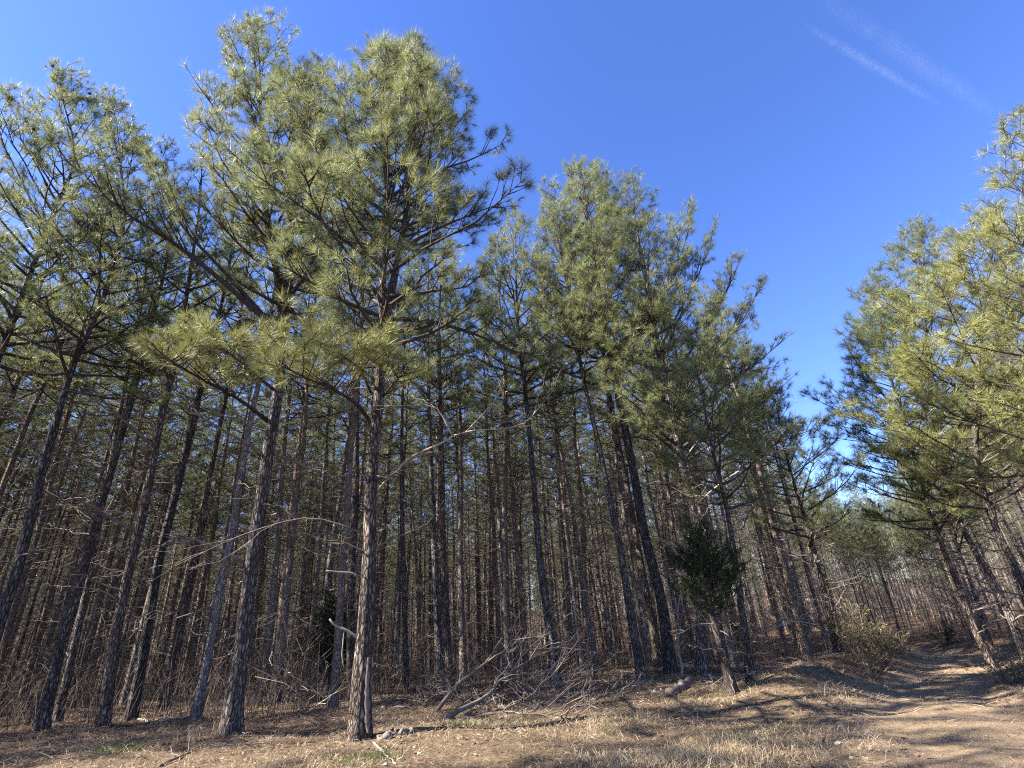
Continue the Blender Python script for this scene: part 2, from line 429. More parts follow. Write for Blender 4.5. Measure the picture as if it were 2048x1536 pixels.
def trunk_mesh(rng, path, radii, sides, wob=.05, cap=False):
    a = Acc(); N = len(path)
    a.tubes(path, radii, sides)
    V = a.V[0].reshape(N, sides, 3)
    cen = path[:, None, :]
    ph = rng.uniform(0, 6.28, 4); h = np.linspace(0, 1, N)[:, None]; an = np.arange(sides)[None] * 2 * math.pi / sides
    f = 1 + wob * (np.sin(an * 2 + ph[0] + h * 9) + .7 * np.sin(an * 3 + ph[1] - h * 25) + .8 * np.sin(h * 60 + ph[2] + an))
    base_fl = np.exp(-np.linspace(0, 1, N)[:, None] * N / 2.2)
    f = f + .16 * base_fl * np.sin(an * 4 + ph[3])
    a.V[0] = (cen + (V - cen) * f[..., None]).reshape(-1, 3)
    return a

def limb_path(rng, p, az, el, L, n=7, curl=.22):
    d = np.array([math.cos(az) * math.cos(el), math.sin(az) * math.cos(el), math.sin(el)])
    u = np.linspace(0, 1, n)[:, None]
    wob = np.cumsum(rng.normal(0, .03 * L, (n, 3)), 0); wob[0] = 0
    return p + d * L * u + UP * (curl * L) * (u ** 2 - .35 * u) + wob * u

def crown_radius(t, shape=1.0):
    """envelope over the live crown, t = 0 at its base and 1 at the tip"""
    return min(1.0, .62 + t * 1.4) * max(0, 1 - t) ** (.62 * shape) + .06

# -------- forest pines: a few built trees, then copies
def forest_pine(seed, H=20.0, r0=.115, cb=.52, R=2.0, nl=36, K=30):
    rng = np.random.default_rng(seed)
    n = 18; h = np.linspace(0, 1, n) ** 1.15
    sw = np.cumsum(rng.normal(0, .07, (n, 2)), 0) * np.linspace(0, 1, n)[:, None]
    path = np.column_stack([sw, h * H - .15])
    rad = r0 * (np.maximum(1 - h, 0) ** .8 * .93 + .05) * (1 + .35 * np.exp(-h * H / .4))
    tr = trunk_mesh(rng, path, rad, 9)
    wood, dead, tufts, nd = Acc(), Acc(), [], Acc()
    az = rng.uniform(0, 6.28)
    for k in range(nl):
        t = ((k + rng.uniform(0, .8)) / nl) ** 1.1; az += 2.4 + rng.normal(0, .35)
        p, _, _ = interp_path(path, cb + (1 - cb) * t * .98)
        L = max(.35, R * crown_radius(t) * rng.uniform(.65, 1.15))
        grow_limb(rng, limb_path(rng, p[0], az, math.radians(8 + 48 * t + rng.normal(0, 7)), L, 6), .028 * (1 - t) + .009, wood, tufts, 3.4, .25, .55)
    tufts.append((path[-1:], UP[None]))
    needle_mesh(rng, tufts, nd, K, .25, .009)
    for k in range(95):
        s = rng.uniform(.06, cb + .14); az = rng.uniform(0, 6.28); p, _, _ = interp_path(path, s)
        L = rng.uniform(.6, 2.5) * (.55 + .75 * s)
        e = math.radians(rng.normal(20, 15))
        dead_limb(rng, p[0], np.array([math.cos(az) * math.cos(e), math.sin(az) * math.cos(e), math.sin(e)]), L, rng.uniform(.009, .02), dead)
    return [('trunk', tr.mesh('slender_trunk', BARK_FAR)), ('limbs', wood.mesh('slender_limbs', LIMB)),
            ('dead_branches', dead.mesh('slender_dead_branches', DEAD)), ('needles', nd.mesh('slender_needles', NEEDLE_FAR, False))]

PROTO = [forest_pine(11), forest_pine(12, 21.5, .125, .49, 2.3, 40), forest_pine(13, 18.5, .095, .54, 1.8, 32),
         forest_pine(14, 20.5, .11, .52, 2.0, 36), forest_pine(15, 19.5, .12, .47, 2.3, 40)]

# -------- the pines of the front rows, each built to its own trunk line in plan and height
HERO_XY = []; HERO_NAME = []
SHORT = {101: 'the left frame edge pine', 102: 'the far left pine', 103: 'the slim corner pine', 104: 'the dark corner pine', 105: 'the thick dead limb pine', 106: 'the straight pine', 107: 'the slim set back pine', 108: 'the tallest pine', 109: 'the scarred pine', 110: 'the half hidden pine', 111: 'the shaded slender pine', 112: 'the left twin pine', 113: 'the right twin pine', 114: 'the grey pine', 115: 'the side lit pine', 116: 'the mound pine', 117: 'the pale mound pine', 118: 'the broad crowned pine', 119: 'the corner pine', 120: 'the slim cedar side pine', 121: 'the trackside pine', 122: 'the round topped pine', 123: 'the frame edge pine', 124: 'the nearest right pine', 125: 'the further trailside pine'}
def hero(label, pts, r0, cb, R, seed, group='pines of the front rows', dist=None, nl=40, tuft=1.0, K=56, needle=NEEDLE, ndead=34,
         limbs=(), deads=(), stems=(), bias=.2, dead_from=.08, width=.0065, stubs=(), shape=1.0, wobble=.05):
    """pts: trunk line, base first; limbs/deads: own limb lines [(px, py, horizontal distance or None)...]; stems: further stems"""
    rng = np.random.default_rng(seed); r0 *= .68; cb -= .12
    far = seed not in (101, 108, 109)
    if far: K = int(K * .6); width *= 1.35
    if group != 'pines of the front rows': r0 *= .66
    P0 = ground_pt(*pts[0])
    if dist: P0 = at_dist(*pts[0], dist); P0[2] = height(P0[0], P0[1])
    HERO_XY.append(P0[:2]); HERO_NAME.append(SHORT[seed])
    root = thing('pine_tree', P0, label, 'pine tree', group)
    W = lambda q: (at_dist(*q) if len(q) == 3 and q[2] else on_plane(q[0], q[1], P0)) - P0
    line = np.array([np.zeros(3)] + [W(q) for q in pts[1:]])
    line[0, 2] = -.2
    to_cam = math.atan2(-P0[1], -P0[0])
    def stem(line, r0, cb, R, nl, first):
        n = 34 if first else 20
        path = smooth_path(line, n)
        if first:  # denser rings near the ground
            path, _, _ = interp_path(smooth_path(line, 60), np.linspace(0, 1, n) ** 1.3)
        h = np.linspace(0, 1, n) ** (1.3 if first else 1)
        H = np.linalg.norm(np.diff(path, axis=0), axis=1).sum()
        rad = r0 * (np.maximum(1 - h, 0) ** .78 * .93 + .035)
        if first: rad = rad * (1 + .5 * np.exp(-h * H / .6) + .35 * np.exp(-h * H / .16))
        link('trunk' if first else 'stem', trunk_mesh(rng, path, rad, 18 if first else 9, wobble if first else .04).mesh('trunk', BARK), root)
        az = rng.uniform(0, 6.28)
        nl = int(nl * 1.3)
        for k in range(nl):
            t = ((k + rng.uniform(0, .9)) / nl) ** 1.05; az += 2.4 + rng.normal(0, .4)
            p, _, _ = interp_path(path, cb + (1 - cb) * t * .985)
            L = max(.4, R * crown_radius(t, shape) * rng.uniform(.6, 1.18) * (1 + bias * math.cos(az - to_cam)))
            wood, tufts, nd = Acc(), [], Acc()
            grow_limb(rng, limb_path(rng, p[0], az, math.radians(12 + 50 * t + rng.normal(0, 9)), L, 7), (.05 * (1 - t) + .012) * (max(r0, .11) / .15), wood, tufts, 3.3, .25, .58)
            needle_mesh(rng, tufts, nd, K, .25 * tuft, width)
            b = link('branch', wood.mesh('branch', LIMB), root); link('needles', nd.mesh('needles', needle, False), b)
            if not far and rng.random() < .4:
                tp = np.concatenate([q[0] for q in tufts]); c = link('cone', CONE, b, tp[rng.integers(len(tp))] - UP * .06); c.rotation_euler = (rng.uniform(1.6, 3.2), 0, rng.uniform(0, 6.28))
        wood, tufts, nd = Acc(), [], Acc()
        grow_limb(rng, path[-1] + np.array([[0, 0, -.5], [0, 0, 0], [.03, 0, .25], [0, .02, .5]]) * .8, .014, wood, tufts, 6, .05)
        needle_mesh(rng, tufts, nd, K, .25 * tuft, width)
        b = link('leader', wood.mesh('leader', LIMB), root); link('needles', nd.mesh('needles', needle, False), b)
        return path
    path = stem(line, r0, cb, R, nl, True)
    for s in stems:
        stem(np.array([W(q) for q in s['pts']]), s['r'], s.get('cb', .3), s['R'], s['nl'], False)
    for lb in limbs:
        pl = smooth_path(np.array([W(q) for q in lb['pts']]), 9)
        wood, tufts, nd = Acc(), [], Acc()
        grow_limb(rng, pl, lb['r'], wood, tufts, lb.get('sub', 4.2), lb.get('s0', .35), lb.get('len', .5), bare=lb.get('bare', 0))
        b = link('branch', wood.mesh('branch', LIMB), root)
        needle_mesh(rng, tufts, nd, lb.get('K', K), .22 * tuft, width)
        link('needles', nd.mesh('needles', lb.get('mat', needle), False), b)
    H = path[-1, 2]
    for k in range(ndead):
        s = rng.uniform(dead_from, cb + .1); az = rng.uniform(0, 6.28); p, _, _ = interp_path(path, s)
        L = rng.uniform(.6, 2.9) * (.6 + .7 * s); e = math.radians(rng.normal(20, 15)); a = Acc()
        dead_limb(rng, p[0], np.array([math.cos(az) * math.cos(e), math.sin(az) * math.cos(e), math.sin(e)]), L, rng.uniform(.01, .024), a)
        link('dead_branch', a.mesh('dead_branch', DEAD), root)
    for dl in deads:
        pl = smooth_path(np.array([W(q) for q in dl['pts']]), 10); a = Acc(); r = dl['r']
        a.tubes(pl, np.linspace(r, max(.004, r * dl.get('tip', .25)), 10), 7, cap=True)
        k = dl.get('tw', 6)
        for j in range(k):
            p, t, L = interp_path(pl, rng.uniform(.25, .97)); sd = nrm(np.cross(t, UP)) * (1 if j % 2 else -1)
            d = nrm(t * .9 + sd * rng.uniform(.1, .6) + UP * rng.uniform(-.3, .6))[0]
            dead_limb(rng, p[0], d, L * rng.uniform(.15, .45), max(.005, r * .35), a, (2, 5), .05)
        link('dead_branch', a.mesh('dead_branch', dl.get('mat', DEAD)), root)
    return root, P0, path

def cone_mesh():
    a = Acc(); z = np.linspace(-.055, .06, 7); rr = np.array([.012, .034, .042, .04, .032, .02, .006])
    a.tubes(np.column_stack([z * 0, z * 0, z]), rr, 8, cap=True)
    for i in range(1, 6):      # scales
        t = np.arange(8) * math.pi / 4 + (i % 2) * .39
        c = np.column_stack([np.cos(t) * rr[i], np.sin(t) * rr[i], np.full(8, z[i])]); w = np.column_stack([-np.sin(t), np.cos(t), t * 0]) * .013
        a.tris(c - w, c + w, c * np.array([1.4, 1.4, 1]) + UP * .016)
    return a.mesh('pine_cone', CONE_MAT)
CONE_MAT = wood_mat('cone_scales', (.05, .035, .026), (.14, .1, .075), 40)
CONE = cone_mesh()
# left side, from the frame edge inwards
hero('leaning dark pine at the left frame edge whose crown fills the top left corner', [(-326, 1500), (-160, 1100), (10, 680), (65, 534), (113, 410), (150, 307), (110, 150)], .24, .56, 3.7, 101, nl=64, ndead=20, bias=.25)
hero('pine at the far left whose trunk runs up out of the left frame edge', [(-60, 1450), (0, 1240), (45, 1100), (95, 900), (150, 720), (205, 600), (250, 420), (215, 215)], .2, .56, 2.9, 102, nl=50, dist=17.5)
hero('slim pine leaving the ground near the lower left corner, thinner of a close pair', [(113, 1450), (147, 1300), (185, 1120), (215, 960), (245, 800), (290, 560), (300, 330)], .13, .62, 1.9, 103, nl=26, dist=19.5)
hero('dark pine leaving the ground nearest the lower left corner', [(85, 1462), (113, 1336), (147, 1216), (171, 1130), (188, 1062), (235, 900), (290, 700), (340, 470), (330, 300)], .17, .62, 2.0, 104, nl=26)
hero('pine with a thick dead limb to the left, just left of its twin trunk', [(205, 1455), (245, 1200), (287, 1025), (318, 859), (342, 756), (372, 600), (400, 400), (405, 290)], .2, .6, 2.1, 105, nl=28,
     deads=[dict(pts=[(269, 1062), (225, 1038), (181, 1011), (120, 985)], r=.05, tw=7), dict(pts=[(304, 890), (258, 850), (212, 808), (164, 756), (100, 700)], r=.045, tw=8),
            dict(pts=[(243, 1205), (205, 1183), (160, 1175), (146, 1176)], r=.03, tw=3)])
hero('straight pine standing close right of the pine with the thick dead limb', [(262, 1440), (290, 1290), (320, 1110), (345, 1013), (393, 808), (425, 680), (460, 520), (470, 330)], .2, .62, 2.0, 106, nl=28)
hero('slim pine set back between the straight pine and the tallest pine', [(330, 1420), (346, 1330), (370, 1210), (402, 1050), (430, 900), (462, 740), (500, 500), (505, 380)], .18, .62, 2.0, 107, nl=26)
# the two big ones
hero('tallest pine, forked, with a thick plated trunk and long limbs rising to the upper left',
     [(462, 1466), (472, 1380), (485, 1290), (500, 1150), (521, 1011), (545, 850), (560, 750), (572, 600), (583, 450), (597, 320), (612, 220), (632, 140)], .245, .6, 3.0, 108, nl=44, tuft=1.08, K=54, ndead=16,
     stems=[dict(pts=[(566, 650), (556, 560), (540, 470), (526, 376), (521, 240), (510, 130), (501, 55)], r=.12, R=2.9, nl=40, cb=.2)],
     limbs=[dict(pts=[(545, 650), (460, 575), (376, 506), (300, 455), (239, 420), (170, 350), (113, 307)], r=.085, s0=.35, sub=3.2, len=.4),
            dict(pts=[(535, 640), (450, 545), (370, 460), (310, 370), (290, 300)], r=.07, s0=.35, sub=3.2, len=.45),
            dict(pts=[(540, 845, 13.3), (480, 800, 12.0), (420, 768, 10.9), (365, 735, 10.0), (330, 715, 9.3)], r=.055, sub=6, s0=.3, len=.6, mat=NEEDLE_SUNLIT, K=60),
            dict(pts=[(548, 780, 13.3), (500, 740, 11.8), (470, 715, 10.5), (430, 690, 9.4)], r=.045, sub=6, s0=.35, len=.6, mat=NEEDLE_SUNLIT, K=60)],
     deads=[dict(pts=[(533, 903), (590, 925), (650, 950), (700, 972)], r=.035, tw=6), dict(pts=[(516, 900), (455, 865), (403, 835), (340, 800)], r=.04, tw=6),
            dict(pts=[(487, 1126), (440, 1100), (376, 1076), (330, 1068)], r=.045, tw=5), dict(pts=[(470, 1360), (440, 1340), (430, 1335)], r=.025, tw=1)])
SCARRED = hero('thick pine in the centre left with a pale scar at the foot of its trunk',
     [(719, 1476), (722, 1400), (728, 1290), (737, 1150), (741, 1011), (747, 900), (757, 800), (763, 640), (768, 500), (772, 380), (778, 270), (767, 140)], .215, .56, 3.3, 109, nl=54, tuft=1.1, K=54, ndead=12,
     stems=[dict(pts=[(768, 650), (782, 590), (795, 520), (815, 400), (820, 270), (803, 135)], r=.09, R=2.6, nl=40, cb=.25)],
     limbs=[dict(pts=[(743, 848, 10.8), (712, 807, 10.0), (668, 780, 9.2), (610, 755, 8.4), (550, 725, 7.9)], r=.05, sub=6.5, s0=.3, len=.7, mat=NEEDLE_SUNLIT, K=60),
            dict(pts=[(748, 800, 10.8), (720, 740, 9.6), (690, 715, 8.8), (660, 690, 8.2)], r=.04, sub=7, s0=.3, len=.7, mat=NEEDLE_SUNLIT, K=60),
            dict(pts=[(750, 803, 10.8), (766, 793, 10.2), (790, 762, 9.3), (825, 735, 8.6)], r=.035, sub=6.5, s0=.35, len=.6, mat=NEEDLE_SUNLIT, K=60),
            dict(pts=[(768, 638), (830, 640), (884, 648), (930, 662), (976, 678), (1044, 708), (1110, 712)], r=.06, sub=3.6, s0=.3, len=.35),
            dict(pts=[(770, 520), (850, 470), (940, 430), (1020, 400)], r=.055, sub=3.6, s0=.3, len=.4),
            dict(pts=[(773, 400), (850, 350), (940, 320), (1020, 280)], r=.05, sub=3.6, s0=.25, len=.45)],
     deads=[dict(pts=[(752, 985, 10.6), (790, 942, 10.2), (830, 910, 9.9), (880, 888, 9.7), (907, 871, 9.6)], r=.026, tip=.7, mat=PALE, tw=2),
            dict(pts=[(907, 871, 9.6), (950, 860, 9.4), (1000, 858, 9.2), (1050, 845, 9.1), (1098, 790, 9.0)], r=.014, mat=PALE, tw=8),
            dict(pts=[(905, 872, 9.6), (870, 815, 9.5), (800, 812, 9.4), (745, 812, 9.3)], r=.016, mat=PALE, tw=4),
            dict(pts=[(930, 866, 9.5), (990, 800, 9.3), (1010, 760, 9.2)], r=.014, mat=PALE, tw=6),
            dict(pts=[(719, 1064), (692, 1053), (610, 1036), (487, 1069), (350, 1132)], r=.016, tw=4),
            dict(pts=[(719, 1158), (705, 1147), (680, 1145), (652, 1142)], r=.024, tip=.7, tw=0),
            dict(pts=[(716, 1276), (692, 1260), (672, 1252), (659, 1238)], r=.024, tip=.6, mat=PALE, tw=0),
            dict(pts=[(688, 1262), (686, 1285), (684, 1310), (687, 1334)], r=.01, tip=.6, mat=PALE, tw=0)])
hero('pine with a sunlit left edge standing right behind the thick scarred pine', [(703, 1400), (701, 1250), (703, 1150), (711, 1011), (713, 870), (716, 760), (724, 560), (735, 330)], .2, .62, 2.2, 110, nl=30)
def scar():
    root, P0, path = SCARRED
    rng = np.random.default_rng(3); rows = []
    for z in np.linspace(.08, 1.12, 16):
        i = np.argmin(np.abs(path[:, 2] - z)); c = path[i].copy(); c[2] = z
        rr = .147 * (1 + .55 * math.exp(-z / .45)) * 1.1 + .006
        wd = max(.03, .3 * (1 - (abs(z - .55) / .62) ** 2) * rng.uniform(.6, 1.15))
        a0 = math.atan2(-P0[1], -P0[0]) + .62 - .1 * z
        rows.append([[c[0] + rr * math.cos(a0 + t * wd), c[1] + rr * math.sin(a0 + t * wd), z] for t in (-1, -.4, .3, 1)])
    V = np.array(rows); n = len(V); i = np.arange(n * 4).reshape(n, 4)
    V2 = V.copy(); V2[:, (0, 3)] *= 1; V2[:, [0, 3], :2] -= (V[:, [0, 3], :2] - path[0, :2]) * .14
    a = Acc(); a.raw(V2.reshape(-1, 3), np.stack([i[:-1, :-1], i[:-1, 1:], i[1:, 1:], i[1:, :-1]], -1).reshape(-1, 4))
    link('scar', a.mesh('scar', DEAD), root)['label'] = 'pale bare wood scar at the foot of the trunk'
scar()
def tan_leaves():
    root, P0, path = SCARRED; rng = np.random.default_rng(77)
    for px, py, dd in ((895, 765, 9.45), (902, 770, 9.4), (935, 785, 9.4), (1003, 778, 9.2), (1008, 783, 9.2), (990, 810, 9.3), (1003, 836, 9.2), (1008, 830, 9.2), (945, 862, 9.5), (1030, 840, 9.1)):
        a = Acc(); n = 4; c = at_dist(px, py, dd) - P0; P = c + rng.normal(0, .025, (n, 3)); d = nrm(rng.normal(0, 1, (n, 3)) - UP * .8); w = nrm(np.cross(d, rng.normal(0, 1, (n, 3)))) * .022
        m = P + d * .05; t = P + d * .11 + rng.normal(0, .01, (n, 3)); i = np.arange(n)
        a.raw(np.concatenate([P, m + w, t, m - w]), np.stack([i, i + n, i + 2 * n, i + 3 * n], -1)); link('dead_leaf', a.mesh('dead_leaf', LEAF, False), root)
tan_leaves()
# centre
hero('slender pine close right of the thick scarred pine, in deep shade', [(815, 1388), (810, 1250), (806, 1100), (803, 950), (806, 760), (815, 560), (822, 420)], .15, .62, 1.9, 111, nl=26)
hero('left trunk of the close pair of pines behind the brush pile', [(886, 1388), (875, 1230), (868, 1080), (862, 930), (857, 780), (856, 600), (858, 440)], .17, .62, 2.0, 112, nl=28)
hero('right trunk of the close pair of pines behind the brush pile', [(903, 1393), (893, 1230), (886, 1080), (884, 930), (880, 780), (880, 600), (890, 450)], .17, .62, 2.0, 113, nl=28)
hero('grey pine rising behind the right end of the brush pile', [(1112, 1366), (1098, 1250), (1080, 1130), (1071, 1011), (1062, 900), (1050, 780), (1035, 640), (1030, 440)], .215, .62, 2.9, 114, nl=46)
hero('pine lit along its left side next to the leaning pine by the root mound', [(1285, 1362), (1262, 1230), (1241, 1100), (1222, 1011), (1200, 900), (1165, 750), (1140, 600), (1100, 415)], .2, .64, 2.8, 115, nl=44)
hero('big leaning pine growing on the root mound left of the cedar', [(1342, 1346), (1322, 1200), (1292, 1080), (1270, 960), (1240, 808), (1215, 688), (1197, 573), (1178, 460), (1160, 348)], .27, .62, 3.7, 116, nl=56, tuft=1.1, ndead=24, bias=.1)
hero('paler pine just behind the big leaning pine on the root mound', [(1322, 1352), (1302, 1230), (1277, 1100), (1258, 990), (1232, 860), (1205, 700), (1200, 560), (1198, 352)], .2, .63, 3.2, 117, nl=46, dist=20.5)
hero('broad crowned pine behind the cedar whose limbs reach right over the trail', [(1402, 1350), (1392, 1060), (1362, 920), (1340, 806), (1323, 758), (1316, 693), (1303, 625), (1289, 532), (1272, 454), (1266, 372)], .23, .46, 3.6, 118, nl=60, tuft=1.1, bias=.05, ndead=20,
     limbs=[dict(pts=[(1330, 770), (1390, 690), (1440, 610), (1490, 500)], r=.06, s0=.25, sub=4, len=.45),
            dict(pts=[(1340, 810), (1420, 720), (1480, 650), (1530, 555)], r=.06, s0=.25, sub=4, len=.45),
            dict(pts=[(1350, 860), (1440, 780), (1520, 720), (1585, 665)], r=.06, s0=.3, sub=4, len=.4),
            dict(pts=[(1356, 900), (1450, 840), (1530, 800), (1595, 745)], r=.055, s0=.3, sub=4, len=.4),
            dict(pts=[(1310, 650), (1350, 540), (1375, 470), (1385, 405)], r=.05, s0=.2, sub=4, len=.45),
            dict(pts=[(1318, 700), (1370, 600), (1410, 520), (1432, 445)], r=.05, s0=.2, sub=4, len=.45),
            dict(pts=[(1372, 960), (1470, 920), (1570, 880), (1660, 845)], r=.055, s0=.35, sub=4, len=.35)],
     deads=[dict(pts=[(1380, 1020), (1450, 960), (1520, 920), (1580, 890)], r=.035, tw=8, mat=PALE), dict(pts=[(1360, 930), (1410, 860), (1440, 800)], r=.03, tw=7, mat=PALE)])
hero('pine at the corner of the stand where the trail turns in', [(1692, 1366), (1668, 1270), (1640, 1150), (1610, 1040), (1580, 940), (1560, 860), (1555, 800)], .15, .5, 2.3, 119, nl=30, dist=20)
hero('slim pine with bleached lower trunk right of the cedar', [(1502, 1362), (1490, 1270), (1475, 1150), (1452, 1010), (1425, 900), (1400, 770), (1385, 700)], .14, .58, 2.0, 120, nl=28)
# right of the trail
RG = 'pines along the right side of the trail'
hero('leaning pine at the right edge of the trail, nearest to the track', [(1990, 1338), (1951, 1261), (1929, 1202), (1874, 1062), (1830, 920), (1795, 800), (1768, 700), (1758, 568)], .2, .42, 2.9, 121, RG, nl=54, bias=.2, tuft=1.1, needle=NEEDLE_FAR,
     limbs=[dict(pts=[(1800, 830), (1750, 770), (1710, 720), (1690, 690)], r=.045, s0=.2, sub=4.5, len=.5), dict(pts=[(1840, 960), (1780, 910), (1720, 880), (1680, 855)], r=.05, s0=.25, sub=4.5, len=.5)])
hero('pine right of the trail behind the leaning one, with a high rounded top', [(2048, 1302), (1997, 1182), (1929, 1062), (1895, 960), (1871, 850), (1855, 720), (1850, 600), (1842, 470)], .22, .45, 3.2, 122, RG, nl=54, bias=.2, tuft=1.2, needle=NEEDLE_FAR, dist=22)
hero('pine cut by the right frame edge with a dense sunlit yellowish crown', [(2120, 1330), (2048, 1170), (1975, 1011), (1950, 850), (1965, 650), (1980, 540), (1990, 440)], .21, .42, 3.0, 123, RG, nl=56, bias=.3, tuft=1.15, needle=NEEDLE_SUNLIT, dist=19)
hero('nearest pine on the right, only its crown leaning into the frame', [(2330, 1400), (2230, 1100), (2150, 800), (2125, 500), (2100, 225)], .22, .4, 2.8, 124, RG, nl=56, bias=.3, tuft=1.1, needle=NEEDLE_SUNLIT, dist=16.5)
hero('pine standing further along the right side of the trail', [(1985, 1300), (1945, 1180), (1905, 1060), (1870, 960), (1835, 880), (1810, 800)], .15, .45, 2.4, 125, RG, nl=34, dist=30, needle=NEEDLE_FAR)

# -------- the stand behind: 300 pines in all are things, the rest one mass
def build_forest():
    rng = np.random.default_rng(5)
    pts = []
    for i, gx in enumerate(np.arange(-165, 165, 2.7)):
        for gy in np.arange(-24, 165, 2.3):
            x, y = gx + rng.normal(0, .55), gy + rng.normal(0, .5) + (i % 2) * 1.1
            pts.append((x, y))
    pts = np.array(pts)
    pts = pts[rng.random(len(pts)) > .1]
    x, y = pts.T
    d, sd, sg = trail_info(x, y); w = np.interp(sg, np.arange(len(TRAIL)), TRAIL[:, 2])
    side = (x < -12) & (rng.random(len(x)) < np.where(x < -19, .6, .62)) & (np.degrees(np.arctan2(x, y)) < -67) & (np.hypot(x, y) < 42)
    side &= np.abs((x + 3.8) * SUN_DIR.y - (y - 8.7) * SUN_DIR.x) / math.hypot(SUN_DIR.x, SUN_DIR.y) > 1.9    # unseen trees left out along here so sun reaches the low limbs
    ok = ((y > front(x) + .6) | side) & (d > np.where(sg > 4, 2.0, 2.6)) & (np.hypot(x, y) < 150)
    ok &= ~((x > 5) & (sd < 0) & (sg < 4.2) & (d < 4.5))
    hx = np.array(HERO_XY)
    ok &= (np.hypot(x[:, None] - hx[:, 0], y[:, None] - hx[:, 1]).min(1) > 1.5)
    pts = pts[ok]; x, y = pts.T
    az = np.degrees(np.arctan2(x, y)); r = np.hypot(x, y)
    def top_line(px):   # the canopy steps down towards the gap over the trail
        return np.interp(px, [-60, 0, 290, 330, 380, 420, 960, 1060, 1100, 1160, 1290, 1400, 1450, 1500, 1545, 1600, 1650, 1695, 1740, 1790, 1830, 1900, 2048],
                         [-900, 190, 230, 330, 280, 200, 260, 470, 440, 370, 390, 450, 520, 640, 780, 890, 955, 985, 965, 850, 700, 560, 400])
    fit = np.ones(len(pts)); G = height(x, y)
    for i in range(len(pts)):
        if -50 < az[i] < 64 and y[i] > 0:
            for sc in (1, .92, .84, .76, .68, .6, .52, .45, .38, .3):
                q = CR.T @ np.array([x[i], y[i], G[i] + 22 * sc - EYE]); px, py = 1024 + FPX * q[0] / -q[2], 768 - FPX * q[1] / -q[2]
                fit[i] = sc
                if py > max(top_line(px), top_line(px - 30), top_line(px + 30)) - 15: break
    inview = (az > -47) & (az < 47)
    keep = (np.abs(az) < 62) | ((az < 0) & (r < 46)) | ((az > 0) & (r < 40) & (az < 80))
    order = np.argsort(np.where(inview, r, 1e6))
    nthing = 300 - len(HERO_XY)
    things = order[:nthing]
    rest = np.array([i for i in order[nthing:] if keep[i]])
    used = set(); hs = sorted(zip(np.degrees(np.arctan2(hx[:, 0], hx[:, 1])), HERO_NAME)); seen = set()
    for i in things:
        k = int(rng.integers(len(PROTO))); xx, yy = pts[i]
        t, sd_, _ = trail_info(xx, yy)
        deep = 'far back' if r[i] > 33 else ('some way back' if r[i] > 24 else 'close behind')
        j = int(np.searchsorted([h[0] for h in hs], az[i]))
        where = f'left of {hs[0][1]}' if j == 0 else (f'right of {hs[-1][1]}' if j == len(hs) else f'between {hs[j - 1][1]} and {hs[j][1]}')
        s = rng.uniform(.88, 1.1); s = min(s, fit[i]) if fit[i] < 1 else s
        wd = s * rng.uniform(.85, 1.25)
        adj = 'short' if s < .72 else ('thin' if wd < .94 else ('sturdy' if wd > 1.13 else 'slender'))
        lab = f'{adj} pine {deep}, {where}'
        if where not in seen: lab = f'nearest slim pine {where}'; seen.add(where)
        g = 'pines standing ' + where
        root = thing('pine_tree', (xx, yy, float(height(xx, yy))), lab, 'pine tree', g)
        root.scale = (wd, wd, s)
        root.rotation_euler = (rng.normal(0, .022), rng.normal(0, .022), rng.uniform(0, 6.28))
        for nm, me in PROTO[k]:
            c = link(nm, me, root)
            if nm in ('limbs', 'dead_branches'): c['kind'] = 'stuff'
        if k not in used: used.add(k); SRC[k] = [c for c in root.children]
    # the rest: one mass, the same built trees repeated over points
    n = len(rest); me = bpy.data.meshes.new('pine_forest'); me.vertices.add(n)
    P = np.column_stack([pts[rest], height(pts[rest][:, 0], pts[rest][:, 1])]).astype(np.float32)
    me.vertices.foreach_set('co', P.ravel())
    a = me.attributes.new('turn', 'FLOAT_VECTOR', 'POINT'); a.data.foreach_set('vector', np.column_stack([rng.normal(0, .025, n), rng.normal(0, .025, n), rng.uniform(0, 6.28, n)]).astype(np.float32).ravel())
    a = me.attributes.new('size', 'FLOAT', 'POINT'); a.data.foreach_set('value', (np.where((rng.random(n) < .5) & (r[rest] > 54), rng.uniform(.3, .65, n), rng.uniform(.85, 1.12, n)) * np.minimum(1, fit[rest])).astype(np.float32))
    a = me.attributes.new('which', 'INT', 'POINT'); a.data.foreach_set('value', rng.integers(0, len(PROTO), n).astype(np.int32))
    o = link('pine_forest', me); tag(o, 'mass of slender pines filling the stand beyond the trunks one can tell apart', 'pine forest', None, 'stuff')
    ng = bpy.data.node_groups.new('pine_forest', 'GeometryNodeTree')
    ng.interface.new_socket('Geometry', in_out='INPUT', socket_type='NodeSocketGeometry'); ng.interface.new_socket('Geometry', in_out='OUTPUT', socket_type='NodeSocketGeometry')
    N, L = ng.nodes, ng.links
    gi, go = N.new('NodeGroupInput'), N.new('NodeGroupOutput')
    allj = N.new('GeometryNodeJoinGeometry')
    for k in sorted(SRC, reverse=True):
        j = N.new('GeometryNodeJoinGeometry')
        for c in SRC[k]:
            oi = N.new('GeometryNodeObjectInfo'); oi.transform_space = 'ORIGINAL'; oi.inputs['Object'].default_value = c; oi.inputs['As Instance'].default_value = False
            L.new(oi.outputs['Geometry'], j.inputs[0])
        gt = N.new('GeometryNodeGeometryToInstance'); L.new(j.outputs[0], gt.inputs[0]); L.new(gt.outputs[0], allj.inputs[0])
    mp = N.new('GeometryNodeMeshToPoints'); L.new(gi.outputs[0], mp.inputs[0])
    ip = N.new('GeometryNodeInstanceOnPoints'); L.new(mp.outputs[0], ip.inputs['Points']); L.new(allj.outputs[0], ip.inputs['Instance'])
    ip.inputs['Pick Instance'].default_value = True
